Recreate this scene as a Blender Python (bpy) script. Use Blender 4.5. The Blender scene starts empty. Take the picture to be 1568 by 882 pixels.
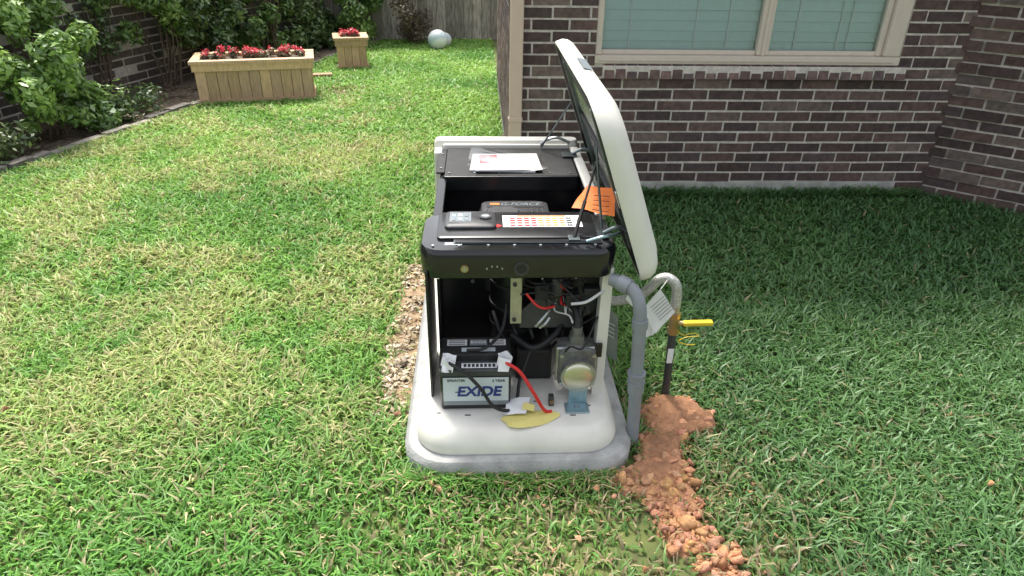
import bpy, bmesh, math, random
import numpy as np
from mathutils import Vector, Matrix, Euler, Quaternion
random.seed(7); rng=np.random.default_rng(11)
scene=bpy.context.scene
COL=scene.collection

# ---------------------------------------------------------------- materials
def mat(name,col,rough=.6,metal=0.0,var=.15,scale=20,bump=0.0,bscale=60,spec=.5,col2=None,attr=False,coat=0.0,stretch=None):
    m=bpy.data.materials.new(name); m.use_nodes=True
    nt=m.node_tree; N=nt.nodes; L=nt.links; b=N["Principled BSDF"]
    b.inputs["Roughness"].default_value=rough; b.inputs["Metallic"].default_value=metal
    b.inputs["Specular IOR Level"].default_value=spec; b.inputs["Coat Weight"].default_value=coat
    tc=N.new("ShaderNodeTexCoord"); src=tc.outputs["Object"]
    if stretch:
        mp=N.new("ShaderNodeMapping"); mp.inputs["Scale"].default_value=stretch; L.new(src,mp.inputs["Vector"]); src=mp.outputs["Vector"]
    nz=N.new("ShaderNodeTexNoise"); nz.inputs["Scale"].default_value=scale; nz.inputs["Detail"].default_value=6
    L.new(src,nz.inputs["Vector"])
    cr=N.new("ShaderNodeValToRGB"); cr.color_ramp.elements[0].position=.3; cr.color_ramp.elements[1].position=.7
    c=np.array(col[:3])
    if col2 is None:
        a=tuple(c*(1-var))+(1,); d=tuple(np.minimum(c*(1+var),1))+(1,)
    else: a=tuple(col)+(1,); d=tuple(col2)+(1,)
    if attr:
        a=(1-var,)*3+(1,); d=(1+var,)*3+(1,)
    cr.color_ramp.elements[0].color=a; cr.color_ramp.elements[1].color=d
    L.new(nz.outputs["Fac"],cr.inputs["Fac"])
    out=cr.outputs["Color"]
    if attr:
        at=N.new("ShaderNodeAttribute"); at.attribute_name="Col"
        mx=N.new("ShaderNodeMix"); mx.data_type='RGBA'; mx.blend_type='MULTIPLY'; mx.inputs["Factor"].default_value=1
        L.new(at.outputs["Color"],mx.inputs["A"]); L.new(out,mx.inputs["B"]); out=mx.outputs["Result"]
    L.new(out,b.inputs["Base Color"])
    if bump>0:
        n2=N.new("ShaderNodeTexNoise"); n2.inputs["Scale"].default_value=bscale; n2.inputs["Detail"].default_value=5
        L.new(src,n2.inputs["Vector"])
        bp=N.new("ShaderNodeBump"); bp.inputs["Strength"].default_value=bump; bp.inputs["Distance"].default_value=.01
        L.new(n2.outputs["Fac"],bp.inputs["Height"]); L.new(bp.outputs["Normal"],b.inputs["Normal"])
    return m
def leafmat(name,trans=.35,rough=.5,gl=.06):
    m=bpy.data.materials.new(name); m.use_nodes=True
    nt=m.node_tree; N=nt.nodes; L=nt.links; N.clear()
    o=N.new("ShaderNodeOutputMaterial"); at=N.new("ShaderNodeAttribute"); at.attribute_name="Col"
    d=N.new("ShaderNodeBsdfDiffuse"); t=N.new("ShaderNodeBsdfTranslucent"); g=N.new("ShaderNodeBsdfGlossy"); g.inputs["Roughness"].default_value=rough
    g.inputs["Color"].default_value=(.9,.95,.9,1)
    hs=N.new("ShaderNodeHueSaturation"); hs.inputs["Hue"].default_value=.485; hs.inputs["Value"].default_value=1.3
    L.new(at.outputs["Color"],d.inputs["Color"]); L.new(at.outputs["Color"],hs.inputs["Color"]); L.new(hs.outputs["Color"],t.inputs["Color"])
    m1=N.new("ShaderNodeMixShader"); m1.inputs[0].default_value=trans; L.new(d.outputs[0],m1.inputs[1]); L.new(t.outputs[0],m1.inputs[2])
    m2=N.new("ShaderNodeMixShader"); m2.inputs[0].default_value=gl; L.new(m1.outputs[0],m2.inputs[1]); L.new(g.outputs[0],m2.inputs[2])
    L.new(m2.outputs[0],o.inputs[0]); return m

M_white=mat("enclosure_cream",(.70,.685,.63),.45,var=.04,scale=6,bump=.03,bscale=200)
M_base=mat("base_cream",(.70,.68,.62),.55,var=.08,scale=9,bump=.05,bscale=150)
M_pad=mat("pad_concrete",(.37,.37,.36),.85,var=.24,scale=14,bump=.35,bscale=120)
M_black=mat("black_steel",(.012,.012,.014),.28,var=.3,scale=30,spec=.5)
M_blackm=mat("black_matte",(.014,.014,.015),.6,var=.4,scale=30)
M_blackg=mat("black_gloss",(.010,.010,.012),.14,var=.3,scale=10,coat=.3)
M_dark=mat("dark_grey_plastic",(.045,.045,.048),.45,var=.2,scale=30)
M_zinc=mat("zinc",(.45,.47,.48),.35,metal=.9,var=.2,scale=30,bump=.05)
M_zincb=mat("zinc_blue",(.30,.42,.46),.35,metal=.7,var=.2,scale=20)
M_zincd=mat("zinc_dark",(.16,.19,.20),.35,metal=.8,var=.2,scale=20)
M_alu=mat("cast_aluminium",(.20,.20,.19),.5,metal=.5,var=.25,scale=40,bump=.25,bscale=100)
M_silver=mat("plated_disc",(.66,.64,.52),.3,metal=.85,var=.1,scale=20)
M_foil=mat("foil_insulation",(.55,.56,.56),.25,metal=.9,var=.5,scale=12,bump=1.0,bscale=25)
M_pvc=mat("grey_pvc",(.22,.24,.265),.45,var=.08,scale=15)
M_brass=mat("brass",(.45,.33,.17),.35,metal=.9,var=.15)
M_yel=mat("yellow_plastic",(.72,.50,.02),.45,var=.06)
M_yelp=mat("yellow_paper",(.74,.66,.22),.7,var=.05)
M_paper=mat("white_paper",(.76,.76,.77),.6,var=.03)
M_org=mat("orange_paper",(.85,.22,.04),.6,var=.05)
M_red=mat("red_plastic",(.60,.02,.02),.4,var=.1)
M_wirew=mat("white_wire",(.65,.65,.65),.4,var=.05)
M_label=mat("battery_label",(.55,.60,.64),.35,var=.05,scale=8)
M_blue=mat("label_blue",(.02,.04,.20),.4,var=.05)
M_sticker=mat("grey_sticker",(.20,.23,.25),.35,var=.1)
M_cream=mat("window_frame_cream",(.62,.54,.46),.5,var=.04)
M_down=mat("beige_trim",(.60,.46,.37),.55,var=.04,scale=4)
M_found=mat("foundation_concrete",(.36,.36,.33),.9,var=.28,scale=12,bump=.4,bscale=80)
M_brick=mat("brick",(1,1,1),.85,var=.32,scale=28,bump=.6,bscale=110,attr=True)
M_mortar=mat("mortar",(.60,.55,.50),.95,var=.2,scale=30,bump=.6,bscale=120)
M_wood=mat("cedar_boards",(1,1,1),.7,var=.18,scale=9,bump=.15,bscale=60,attr=True,stretch=(5,5,1))
M_fence=mat("weathered_boards",(1,1,1),.9,var=.4,scale=7,bump=.4,bscale=50,attr=True,stretch=(6,6,1))
M_stone=mat("edging_stone",(1,1,1),.9,var=.3,scale=15,bump=.4,bscale=50,attr=True)
M_bark=mat("bark",(.13,.10,.07),.9,var=.3,scale=20,bump=.5)
M_clay=mat("clay",(1,1,1),.95,var=.22,scale=60,bump=.7,bscale=150,attr=True)
M_roof=mat("roof_shingle",(.10,.085,.075),.9,var=.4,scale=8,bump=.4)
M_mulch=mat("mulch",(.06,.042,.03),.95,scale=25,bump=.8,bscale=60,col2=(.22,.17,.12))
M_leaf=leafmat("leaf",.3,.45,.07)
M_grass=leafmat("grass_blade",.35,.5,.04)
M_ballw=mat("ball_white",(.74,.78,.80),.4,var=.03)
M_balls=mat("ball_blue",(.55,.66,.74),.4,var=.05)
M_slat=mat("blind_slat",(.66,.76,.77),.6,var=.03)
M_step=mat("step_wood",(.42,.28,.16),.7,var=.1)

def mixsh(name,tcol,gcol,grough,fac,lw=None):
    m=bpy.data.materials.new(name); m.use_nodes=True
    N=m.node_tree.nodes; L=m.node_tree.links; N.clear()
    o=N.new("ShaderNodeOutputMaterial"); t=N.new("ShaderNodeBsdfTransparent"); t.inputs[0].default_value=tcol
    g=N.new("ShaderNodeBsdfGlossy"); g.inputs["Roughness"].default_value=grough; g.inputs["Color"].default_value=gcol
    mx=N.new("ShaderNodeMixShader"); mx.inputs[0].default_value=fac
    if lw:
        l=N.new("ShaderNodeLayerWeight"); l.inputs[0].default_value=lw; L.new(l.outputs["Fresnel"],mx.inputs[0])
    L.new(t.outputs[0],mx.inputs[1]); L.new(g.outputs[0],mx.inputs[2]); L.new(mx.outputs[0],o.inputs[0]); return m
M_glass=mixsh("window_glass",(.90,.96,.97,1),(.85,.97,1,1),.04,.3,.40)
M_bag=mixsh("clear_bag",(1,1,1,1),(1,1,1,1),.12,.14)

# ---------------------------------------------------------------- helpers
def parent(name,loc=(0,0,0),rot=0):
    e=bpy.data.objects.new(name,None); e.empty_display_size=.1
    e.location=loc; e.rotation_euler=(0,0,rot); COL.objects.link(e)
    return e
def link(o,par,world=True):
    COL.objects.link(o)
    if par is not None:
        o.parent=par
        if world:
            o.matrix_parent_inverse=(Matrix.Translation(par.location)@par.rotation_euler.to_matrix().to_4x4()).inverted()
    return o
def mesh_obj(name,verts,faces,mats,par=None,midx=None,smooth=False,world=True):
    me=bpy.data.meshes.new(name); me.from_pydata([tuple(v) for v in verts],[],faces)
    for m in (mats if isinstance(mats,list) else [mats]): me.materials.append(m)
    if midx is not None: me.polygons.foreach_set("material_index",midx)
    bm=bmesh.new(); bm.from_mesh(me); bmesh.ops.recalc_face_normals(bm,faces=bm.faces); bm.to_mesh(me); bm.free()
    if smooth:
        me.shade_smooth()
        try: me.set_sharp_from_angle(angle=math.radians(40))
        except Exception: pass
    o=bpy.data.objects.new(name,me); return link(o,par,world)
def box(name,x0,x1,y0,y1,z0,z1,m,par=None,bev=.003,world=True,rot=None,seg=2):
    bm=bmesh.new(); bmesh.ops.create_cube(bm,size=1)
    c=Vector(((x0+x1)/2,(y0+y1)/2,(z0+z1)/2)); s=Vector((abs(x1-x0),abs(y1-y0),abs(z1-z0)))
    for v in bm.verts: v.co=Vector((v.co.x*s.x,v.co.y*s.y,v.co.z*s.z))
    if bev>0: bmesh.ops.bevel(bm,geom=bm.edges[:]+bm.verts[:],offset=min(bev,min(s)*.45),segments=seg,affect='EDGES',profile=.5)
    R=Euler(rot).to_matrix().to_4x4() if rot else Matrix.Identity(4)
    for v in bm.verts: v.co=(R@v.co)+c
    me=bpy.data.meshes.new(name); bm.to_mesh(me); bm.free(); me.materials.append(m)
    o=bpy.data.objects.new(name,me); return link(o,par,world)
def rrect(x0,x1,y0,y1,r,n=6):
    # r may be (radius on the x0 side, radius on the x1 side)
    ra,rb=(r if isinstance(r,tuple) else (r,r)); lim=min((x1-x0)/2,(y1-y0)/2)-1e-4
    ra=min(ra,lim); rb=min(rb,lim); pts=[]
    for cx,cy,a0,q in ((x1-rb,y1-rb,0,rb),(x0+ra,y1-ra,90,ra),(x0+ra,y0+ra,180,ra),(x1-rb,y0+rb,270,rb)):
        for i in range(n+1):
            a=math.radians(a0+90*i/n); pts.append((cx+q*math.cos(a),cy+q*math.sin(a)))
    return pts
def loft(name,levels,mats,par=None,bands=None,xf=None,n=6,caps=(True,True),capm=(0,0),smooth=True,world=True):
    V=[];F=[];MI=[]
    for (x0,x1,y0,y1,z,r) in levels:
        for p in rrect(x0,x1,y0,y1,r,n): V.append(Vector((p[0],p[1],z)))
    k=4*(n+1)
    for i in range(len(levels)-1):
        for j in range(k):
            F.append((i*k+j,i*k+(j+1)%k,(i+1)*k+(j+1)%k,(i+1)*k+j)); MI.append(bands[i] if bands else 0)
    if caps[0]: F.append(tuple(range(k))[::-1]); MI.append(capm[0])
    if caps[1]: F.append(tuple(range((len(levels)-1)*k,len(levels)*k))); MI.append(capm[1])
    if xf: V=[xf(v) for v in V]
    return mesh_obj(name,V,F,mats,par,MI,smooth,world)
def catmull(pts,sub=8):
    P=[Vector(p) for p in pts]; P=[P[0]*2-P[1]]+P+[P[-1]*2-P[-2]]; out=[]
    for i in range(1,len(P)-2):
        for j in range(sub):
            t=j/sub
            out.append(.5*((2*P[i])+(-P[i-1]+P[i+1])*t+(2*P[i-1]-5*P[i]+4*P[i+1]-P[i+2])*t*t+(-P[i-1]+3*P[i]-3*P[i+1]+P[i+2])*t**3))
    out.append(P[-2]); return out
def tube(name,pts,r,m,par=None,seg=10,curve=True,sub=8,world=True,rf=None):
    P=catmull(pts,sub) if curve and len(pts)>2 else [Vector(p) for p in pts]
    V=[];F=[]; up=None
    for i,p in enumerate(P):
        t=(P[min(i+1,len(P)-1)]-P[max(i-1,0)]).normalized()
        if up is None: up=t.orthogonal().normalized()
        up=(up-t*up.dot(t)).normalized(); s=t.cross(up)
        rr=r if rf is None else r*rf(i/(len(P)-1))
        for k in range(seg):
            a=2*math.pi*k/seg; V.append(p+up*math.cos(a)*rr+s*math.sin(a)*rr)
    for i in range(len(P)-1):
        for k in range(seg): F.append((i*seg+k,i*seg+(k+1)%seg,(i+1)*seg+(k+1)%seg,(i+1)*seg+k))
    F.append(tuple(range(seg))); F.append(tuple(range((len(P)-1)*seg,len(P)*seg)))
    return mesh_obj(name,V,F,m,par,None,True,world)
def rod(name,a,b,r,m,par=None,seg=14): return tube(name,[a,b],r,m,par,seg,curve=False)
def sheet(name,corners,m,par,nx=10,ny=10,amp=.004,seed=0):
    rs=random.Random(seed); a,b,c,d=[Vector(p) for p in corners]; nrm=(b-a).cross(d-a).normalized()
    ph=[(rs.uniform(3,9),rs.uniform(3,9),rs.uniform(0,6)) for _ in range(4)]
    V=[];F=[]
    for j in range(ny+1):
        for i in range(nx+1):
            u=i/nx;v=j/ny; p=a*(1-u)*(1-v)+b*u*(1-v)+c*u*v+d*(1-u)*v
            p=p+nrm*amp*sum(math.sin(x*u+y*v+q) for x,y,q in ph)/2
            V.append(p)
    for j in range(ny):
        for i in range(nx):
            q=j*(nx+1)+i; F.append((q,q+1,q+nx+2,q+nx+1))
    return mesh_obj(name,V,F,m,par,None,True)
def np_mesh(name,V,loops,starts,colors,m,par=None):
    me=bpy.data.meshes.new(name)
    me.vertices.add(len(V)); me.vertices.foreach_set("co",V.astype(np.float32).ravel())
    me.loops.add(len(loops)); me.loops.foreach_set("vertex_index",loops.astype(np.int32))
    me.polygons.add(len(starts)); me.polygons.foreach_set("loop_start",starts.astype(np.int32))
    me.update(calc_edges=True)
    ca=me.color_attributes.new("Col","FLOAT_COLOR","POINT")
    c4=np.ones((len(V),4),np.float32); c4[:,:3]=colors; ca.data.foreach_set("color",c4.ravel())
    me.materials.append(m)
    o=bpy.data.objects.new(name,me); return link(o,par)
def boxes_mesh(name,items,m,par=None,world=True):
    V=[];C=[];F=[]
    for (o,ex,ey,ez,c) in items:
        b=len(V)
        for k in (0,1):
            for j in (0,1):
                for i in (0,1): V.append(o+ex*i+ey*j+ez*k); C.append(c)
        F+= [(b,b+2,b+3,b+1),(b+4,b+5,b+7,b+6),(b,b+1,b+5,b+4),(b+2,b+6,b+7,b+3),(b,b+4,b+6,b+2),(b+1,b+3,b+7,b+5)]
    me=bpy.data.meshes.new(name); me.from_pydata([tuple(v) for v in V],[],F)
    ca=me.color_attributes.new("Col","FLOAT_COLOR","POINT")
    c4=np.ones((len(V),4),np.float32); c4[:,:3]=np.array(C); ca.data.foreach_set("color",c4.ravel())
    bm=bmesh.new(); bm.from_mesh(me); bmesh.ops.recalc_face_normals(bm,faces=bm.faces); bm.to_mesh(me); bm.free()
    me.materials.append(m); o=bpy.data.objects.new(name,me); return link(o,par,world)
def text(name,s,size,loc,rot,m,par,ext=.0006,shear=0,off=.015):
    cu=bpy.data.curves.new(name,"FONT"); cu.body=s; cu.size=size; cu.extrude=ext; cu.align_x='CENTER'; cu.align_y='CENTER'; cu.offset=size*off; cu.shear=shear
    t=bpy.data.objects.new(name+"_tmp",cu); COL.objects.link(t); bpy.context.view_layer.update()
    me=bpy.data.meshes.new_from_object(t.evaluated_get(bpy.context.evaluated_depsgraph_get())); bpy.data.objects.remove(t)
    me.transform(Matrix.Translation(loc)@Euler(rot).to_matrix().to_4x4()); me.materials.clear(); me.materials.append(m)
    o=bpy.data.objects.new(name,me); return link(o,par)
def vnoise(x,y,scale,seed):
    r=np.random.default_rng(seed); G=r.random((256,256))
    X=x/scale+1000; Y=y/scale+1000; xi=np.floor(X).astype(int); yi=np.floor(Y).astype(int); fx=X-xi; fy=Y-yi
    fx=fx*fx*(3-2*fx); fy=fy*fy*(3-2*fy)
    g=lambda a,b:G[a%256,b%256]
    return (g(xi,yi)*(1-fx)+g(xi+1,yi)*fx)*(1-fy)+(g(xi,yi+1)*(1-fx)+g(xi+1,yi+1)*fx)*fy
def fbm(x,y,s,seed): return (vnoise(x,y,s,seed)*.55+vnoise(x,y,s/2.1,seed+1)*.28+vnoise(x,y,s/4.3,seed+2)*.17)
def sstep(a,b,x): t=np.clip((x-a)/(b-a),0,1); return t*t*(3-2*t)

# ---------------------------------------------------------------- camera
th=math.radians(29); yaw=math.radians(3.07); roll=math.radians(1.0); H=1.8
s_,c_=math.sin(th),math.cos(th)
R0=Vector((math.cos(yaw),-math.sin(yaw),0)); U0=Vector((math.sin(yaw)*s_,math.cos(yaw)*s_,c_)); F0=Vector((math.sin(yaw)*c_,math.cos(yaw)*c_,-s_))
r=R0*math.cos(roll)+U0*math.sin(roll); u=-R0*math.sin(roll)+U0*math.cos(roll)
cd=bpy.data.cameras.new("camera"); cam=bpy.data.objects.new("camera",cd); COL.objects.link(cam)
mw=Matrix((r,u,-F0)).transposed().to_4x4(); mw.translation=Vector((0,0,H)); cam.matrix_world=mw
cd.lens=24.0; cd.sensor_width=36; cd.clip_start=.05; cd.clip_end=600; scene.camera=cam

# ---------------------------------------------------------------- light
SUN_EL=math.radians(62); SUN_AZ=math.radians(-20)
sv=Vector((math.sin(SUN_AZ)*math.cos(SUN_EL),math.cos(SUN_AZ)*math.cos(SUN_EL),math.sin(SUN_EL)))
sd=bpy.data.lights.new("sun","SUN"); sd.energy=5.0; sd.angle=math.radians(12); sd.color=(1,.955,.87)
so=bpy.data.objects.new("sun",sd); so.rotation_euler=sv.to_track_quat('Z','Y').to_euler(); so.location=(0,0,20); COL.objects.link(so)
w=bpy.data.worlds.new("World"); scene.world=w; w.use_nodes=True
N=w.node_tree.nodes; L=w.node_tree.links; bg=N["Background"]
sk=N.new("ShaderNodeTexSky"); sk.sky_type='NISHITA'; sk.sun_disc=False; sk.sun_elevation=SUN_EL; sk.sun_rotation=SUN_AZ; sk.dust_density=4; sk.air_density=1.2
hs=N.new("ShaderNodeHueSaturation"); hs.inputs["Saturation"].default_value=.32; hs.inputs["Value"].default_value=2.0
L.new(sk.outputs[0],hs.inputs["Color"]); L.new(hs.outputs[0],bg.inputs[0]); bg.inputs[1].default_value=.15
scene.view_settings.view_transform='Standard'; scene.view_settings.look='None'; scene.view_settings.exposure=0

# ---------------------------------------------------------------- ground
gm=mat("soil_thatch",(.07,.085,.03),.95,scale=6,bump=.6,bscale=40,col2=(.15,.18,.05))
mesh_obj("ground",[(-150,-60,0),(150,-60,0),(150,240,0),(-150,240,0)],[(0,1,2,3)],gm)
# bare soil strip beside the pad
pts=[]; rs=random.Random(31)
for i in range(24): pts.append((-.275,2.12+i*1.40/23))
for i in range(24): pts.append((-.37-.075*math.sin(math.pi*(23-i)/23)+rs.uniform(-.02,.02),2.12+(23-i)*1.40/23))
mesh_obj("bare_soil",[(x,y,.006) for x,y in pts],[(i,i+1,46-i,47-i) for i in range(23)],mat("bare_soil",(.22,.14,.08),.95,scale=30,bump=.8,bscale=90,col2=(.40,.29,.18)))

# ---------------------------------------------------------------- brick walls
def brick_wall(name,p0,p1,inw,z0,z1,par,pal,openings=(),course=.073,blen=.245,mort=.013,seed=1,jit=.0012,prot=None,rec=.004):
    rs=random.Random(seed); p0=Vector((p0[0],p0[1],0)); p1=Vector((p1[0],p1[1],0)); d=(p1-p0); Ln=d.length; d.normalize(); n=Vector((inw[0],inw[1],0)).normalized()
    items=[]; z=z0; k=0; up=Vector((0,0,1))
    while z<z1-.02:
        iv=[(0,Ln)]
        for (a,b,c,e) in openings:
            if z+course>c+.01 and z<e-.01:
                nv=[]
                for (s,t) in iv:
                    if a>s: nv.append((s,min(a,t)))
                    if b<t: nv.append((max(b,s),t))
                iv=nv
        off=(0 if k%2 else -blen/2)+rs.uniform(-.012,.012)
        for (s,t) in iv:
            x=math.floor((s-off)/blen)*blen+off
            while x<t:
                m2=mort*rs.uniform(.8,1.25)
                a=max(x+m2/2,s+ (0 if s==0 else .004)); b=min(x+blen-m2/2,t)
                if b-a>.02:
                    c=rs.choice(pal); f=rs.uniform(.85,1.15); c=tuple(v*f for v in c)
                    j=rs.uniform(-jit,jit)-(prot(k,a) if prot else 0)
                    tl=rs.uniform(-.002,.002)
                    items.append((p0+d*a+n*j+up*(z+m2/2+rs.uniform(-.0015,.0015)),d*(b-a)+up*tl,n*.05,up*(course-m2),c))
                x+=blen
        z+=course; k+=1
    boxes_mesh(name+"_bricks",items,M_brick,par)
    if openings:
        a,b,c,e=openings[0]
        segs=[(0,a,z0,z1),(b,Ln,z0,z1),(a,b,z0,c),(a,b,e,z1)]
    else: segs=[(0,Ln,z0,z1)]
    it=[(p0+d*s+n*rec+up*c,d*(t-s),n*.12,up*(e-c),(1,1,1)) for (s,t,c,e) in segs]
    boxes_mesh(name+"_mortar",it,M_mortar,par)
PAL=[(.090,.057,.051),(.097,.061,.055),(.078,.051,.048),(.112,.070,.062),(.083,.059,.058),(.122,.081,.072),(.066,.045,.043),(.155,.115,.10)]
house=parent("brick_house",(1.8,4.9,0))
FY=4.62; HX=.22
brick_wall("front_wall",(HX,FY),(3.26,FY),(0,1),.10,2.66,house,PAL,openings=[(.545,2.60,.93,2.30)],seed=3)
brick_wall("side_wall",(HX,FY+.06),(HX,8.3),(1,0),.10,2.66,house,[tuple(v*1.3 for v in c) for c in PAL],seed=4)
e45=(3.26+1.7*.79,FY-1.7*.613)
brick_wall("angled_wall",(3.24,FY+.02),e45,(.613,.79),0.0,2.66,house,PAL+[(.11,.085,.08),(.14,.11,.10)],seed=5,jit=.003,
           prot=lambda k,a:(.022 if (k%2==0) else .004) if a<.25 else .002,mort=.014,rec=.006)
box("foundation",HX+.02,3.03,FY-.020,FY+.14,-.05,.102,M_found,house,.006)
box("foundation_side",HX+.003,HX+.13,FY+.145,8.3,-.05,.098,M_found,house,.004)
brick_wall("corner_footing",(3.035,FY),(3.26,FY),(0,1),-.046,.099,house,PAL,seed=6)
it=[];x=.83;rs=random.Random(9)
while x<2.86:
    c=rs.choice(PAL[:6]); f=rs.uniform(1.0,1.7); c=tuple(v*f for v in c)
    it.append((Vector((x,FY-.044+rs.uniform(-.003,.003),.834)),Vector((.064,0,0)),Vector((0,.14,.0)),Vector((0,.018,.084)),c)); x+=.076
boxes_mesh("sill_bricks",it,M_brick,house)
box("sill_mortar",.82,2.87,FY-.034,FY+.10,.833,.914,M_mortar,house,.004)
wx0,wx1,wz0,wz1=HX+.545,HX+2.60,.93,2.30
box("window_sill_frame",wx0,wx1,FY-.012,FY+.10,.922,.975,M_cream,house,.006)
box("window_sill_bead",wx0+.02,wx1-.05,FY-.020,FY-.0125,.940,.955,M_cream,house,.003)
box("window_head_frame",wx0,wx1,FY+.03,FY+.10,wz1-.05,wz1-.002,M_cream,house,.006)
box("window_jamb",wx0+.001,wx0+.045,FY+.012,FY+.10,.976,wz1-.051,M_cream,house,.006)
box("window_jamb_b",wx1-.115,wx1-.001,FY+.0,FY+.10,.976,wz1-.051,M_cream,house,.01)
box("window_mullion",1.845,1.925,FY+.015,FY+.10,.976,wz1-.051,M_cream,house,.008)
box("window_mullion_bead",1.872,1.897,FY+.005,FY+.014,.976,wz1-.051,M_cream,house,.003)
box("window_jamb_inner",wx1-.155,wx1-.117,FY+.03,FY+.10,.976,wz1-.051,M_cream,house,.004)
for i,(a,b) in enumerate(((wx0+.046,1.844),(1.926,wx1-.156))):
    box("sash_bottom",a,b,FY+.035,FY+.07,.976,1.004,M_cream,house,.003)
    mesh_obj("glass_pane",[(a,FY+.055,1.0),(b,FY+.055,1.0),(b,FY+.055,wz1-.05),(a,FY+.055,wz1-.05)],[(0,1,2,3)],M_glass,house)
    sl=[];z=.99;rs=random.Random(i)
    while z<wz1-.05:
        sl.append((Vector((a-.01,FY+.085,z)),Vector((b-a+.02,0,rs.uniform(-.002,.002))),Vector((0,.008,.062)),Vector((0,.002,-.001)),(1,1,1))); z+=.064
    boxes_mesh("window_blinds",sl,M_slat,house)
    for xx in (a+.18,(a+b)/2+.1,b-.2): box("blind_tape",xx,xx+.012,FY+.078,FY+.080,.99,wz1-.06,M_paper,house,0)
    mesh_obj("blind_backing",[(a-.02,FY+.11,.95),(b+.02,FY+.11,.95),(b+.02,FY+.11,wz1),(a-.02,FY+.11,wz1)],[(0,1,2,3)],M_slat,house)
box("downspout",.205,.29,FY-.07,FY-.004,.12,2.66,M_down,house,.008)
box("downspout_strap",.20,.295,FY-.074,FY-.002,.55,.575,M_down,house,.003)
rx0,rx1,ry0,ry1=HX-.4,12,FY-.42,8.75
box("soffit",rx0,rx1,ry0,ry1,2.662,2.72,M_cream,house,.004)
box("roof_fascia",rx0-.03,rx0-.002,ry0,ry1,2.64,2.82,M_cream,house,.003)
box("roof_fascia_b",rx0-.03,rx1,ry0-.03,ry0-.002,2.64,2.82,M_cream,house,.003)
mesh_obj("roof",[(rx0-.05,ry0-.05,2.822),(rx1,ry0-.05,2.822),(rx1,ry1,2.822),(rx0-.05,ry1,2.822),(rx0+2.2,(ry0+ry1)/2,4.2),(rx1,(ry0+ry1)/2,4.2)],
   [(0,1,5,4),(3,4,5,2),(0,4,3),(1,2,5),(0,3,2,1)],M_roof,house)
box("rear_wall",HX+.01,12,8.31,8.43,.0,2.66,M_mortar,house,.003)

# ---------------------------------------------------------------- left bed, neighbour wall, fence
E0=Vector((-3.57,5.03,0)); ED=Vector((.327,.945,0)).normalized(); EN=Vector((-ED.y,ED.x,0))
def B(t,o,z=0): return E0+ED*t+EN*o+Vector((0,0,z))
bw=parent("brick_wall",tuple(B(2,1.15)))
PALW=[(.10,.085,.075),(.13,.11,.095),(.08,.07,.064),(.16,.13,.11),(.11,.09,.08)]
a=B(-5,1.1);b=B(7.2,1.1)
brick_wall("garden_wall",(a.x,a.y),(b.x,b.y),(EN.x,EN.y),0,2.1,bw,PALW,course=.085,blen=.30,mort=.018,seed=8,jit=.008,rec=.006)
mesh_obj("flower_bed_soil",[B(-5,.02,.004),B(7,.02,.004),B(7,1.2,.004),B(-5,1.2,.004)],[(0,1,2,3)],M_mulch)
it=[];t=-5;rs=random.Random(4)
while t<6.3:
    l=rs.uniform(.12,.3); g=rs.uniform(.14,.34); o=B(t,rs.uniform(-.02,.02),-.02)
    it.append((o,ED*(l-.012)+EN*rs.uniform(-.01,.01),EN*rs.uniform(.05,.09),Vector((0,0,rs.uniform(.045,.08))),(g*1.05,g*.95,g*.85))); t+=l
boxes_mesh("bed_edging",it,M_stone)
fe=parent("wooden_fence",(0,11.2,0)); it=[];x=-6;rs=random.Random(2)
while x<9:
    wd=rs.uniform(.13,.145); g=rs.choice([.19,.25,.30,.34]); c=(g*1.05,g*.97,g*.87)
    y=11.18+.06*min(x,2)+rs.uniform(-.006,.006)
    it.append((Vector((x,y,.02)),Vector((wd-.005,0,0)),Vector((0,.02,0)),Vector((0,0,1.85+rs.uniform(-.02,.02))),c)); x+=wd
boxes_mesh("fence_boards",it,M_fence,fe)
box("fence_rail",-6,9,11.36,11.40,.3,.39,M_bark,fe,.003); box("fence_rail_b",-6,9,11.36,11.40,1.4,1.49,M_bark,fe,.003)
box("fence_backing",-6,9,11.342,11.355,.03,1.8,M_bark,fe,.0)

# ---------------------------------------------------------------- leaves
def leaf_cloud(name,clumps,n,size,c_lo,c_hi,par=None,seed=1,flat=.0):
    r=np.random.default_rng(seed); clumps=np.array(clumps,float)
    pr=clumps[:,3]**2; pr/=pr.sum(); k=r.choice(len(clumps),n,p=pr); cl=clumps[k]
    d=r.normal(size=(n,3)); d/=np.linalg.norm(d,axis=1)[:,None]; rad=cl[:,3]*(r.random(n)**.45)
    P=cl[:,:3]+d*rad[:,None]
    nrm=d*.8+r.normal(size=(n,3))*.6+np.array([0,0,.5+flat]); nrm/=np.linalg.norm(nrm,axis=1)[:,None]
    t=np.cross(nrm,r.normal(size=(n,3))); t/=np.linalg.norm(t,axis=1)[:,None]; b=np.cross(nrm,t)
    s=size*r.uniform(.6,1.3,n)[:,None]
    V=np.empty((n,4,3)); V[:,0]=P-t*s; V[:,1]=P-b*s*.45+nrm*s*.12; V[:,2]=P+t*s; V[:,3]=P+b*s*.45+nrm*s*.12
    V[:,:,2]=np.maximum(V[:,:,2],.01)
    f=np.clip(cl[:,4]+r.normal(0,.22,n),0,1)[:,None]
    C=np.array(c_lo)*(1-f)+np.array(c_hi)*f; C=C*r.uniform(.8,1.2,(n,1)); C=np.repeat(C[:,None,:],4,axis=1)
    return np_mesh(name,V.reshape(-1,3),np.arange(n*4),np.arange(n)*4,C.reshape(-1,3),M_leaf,par)
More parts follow.
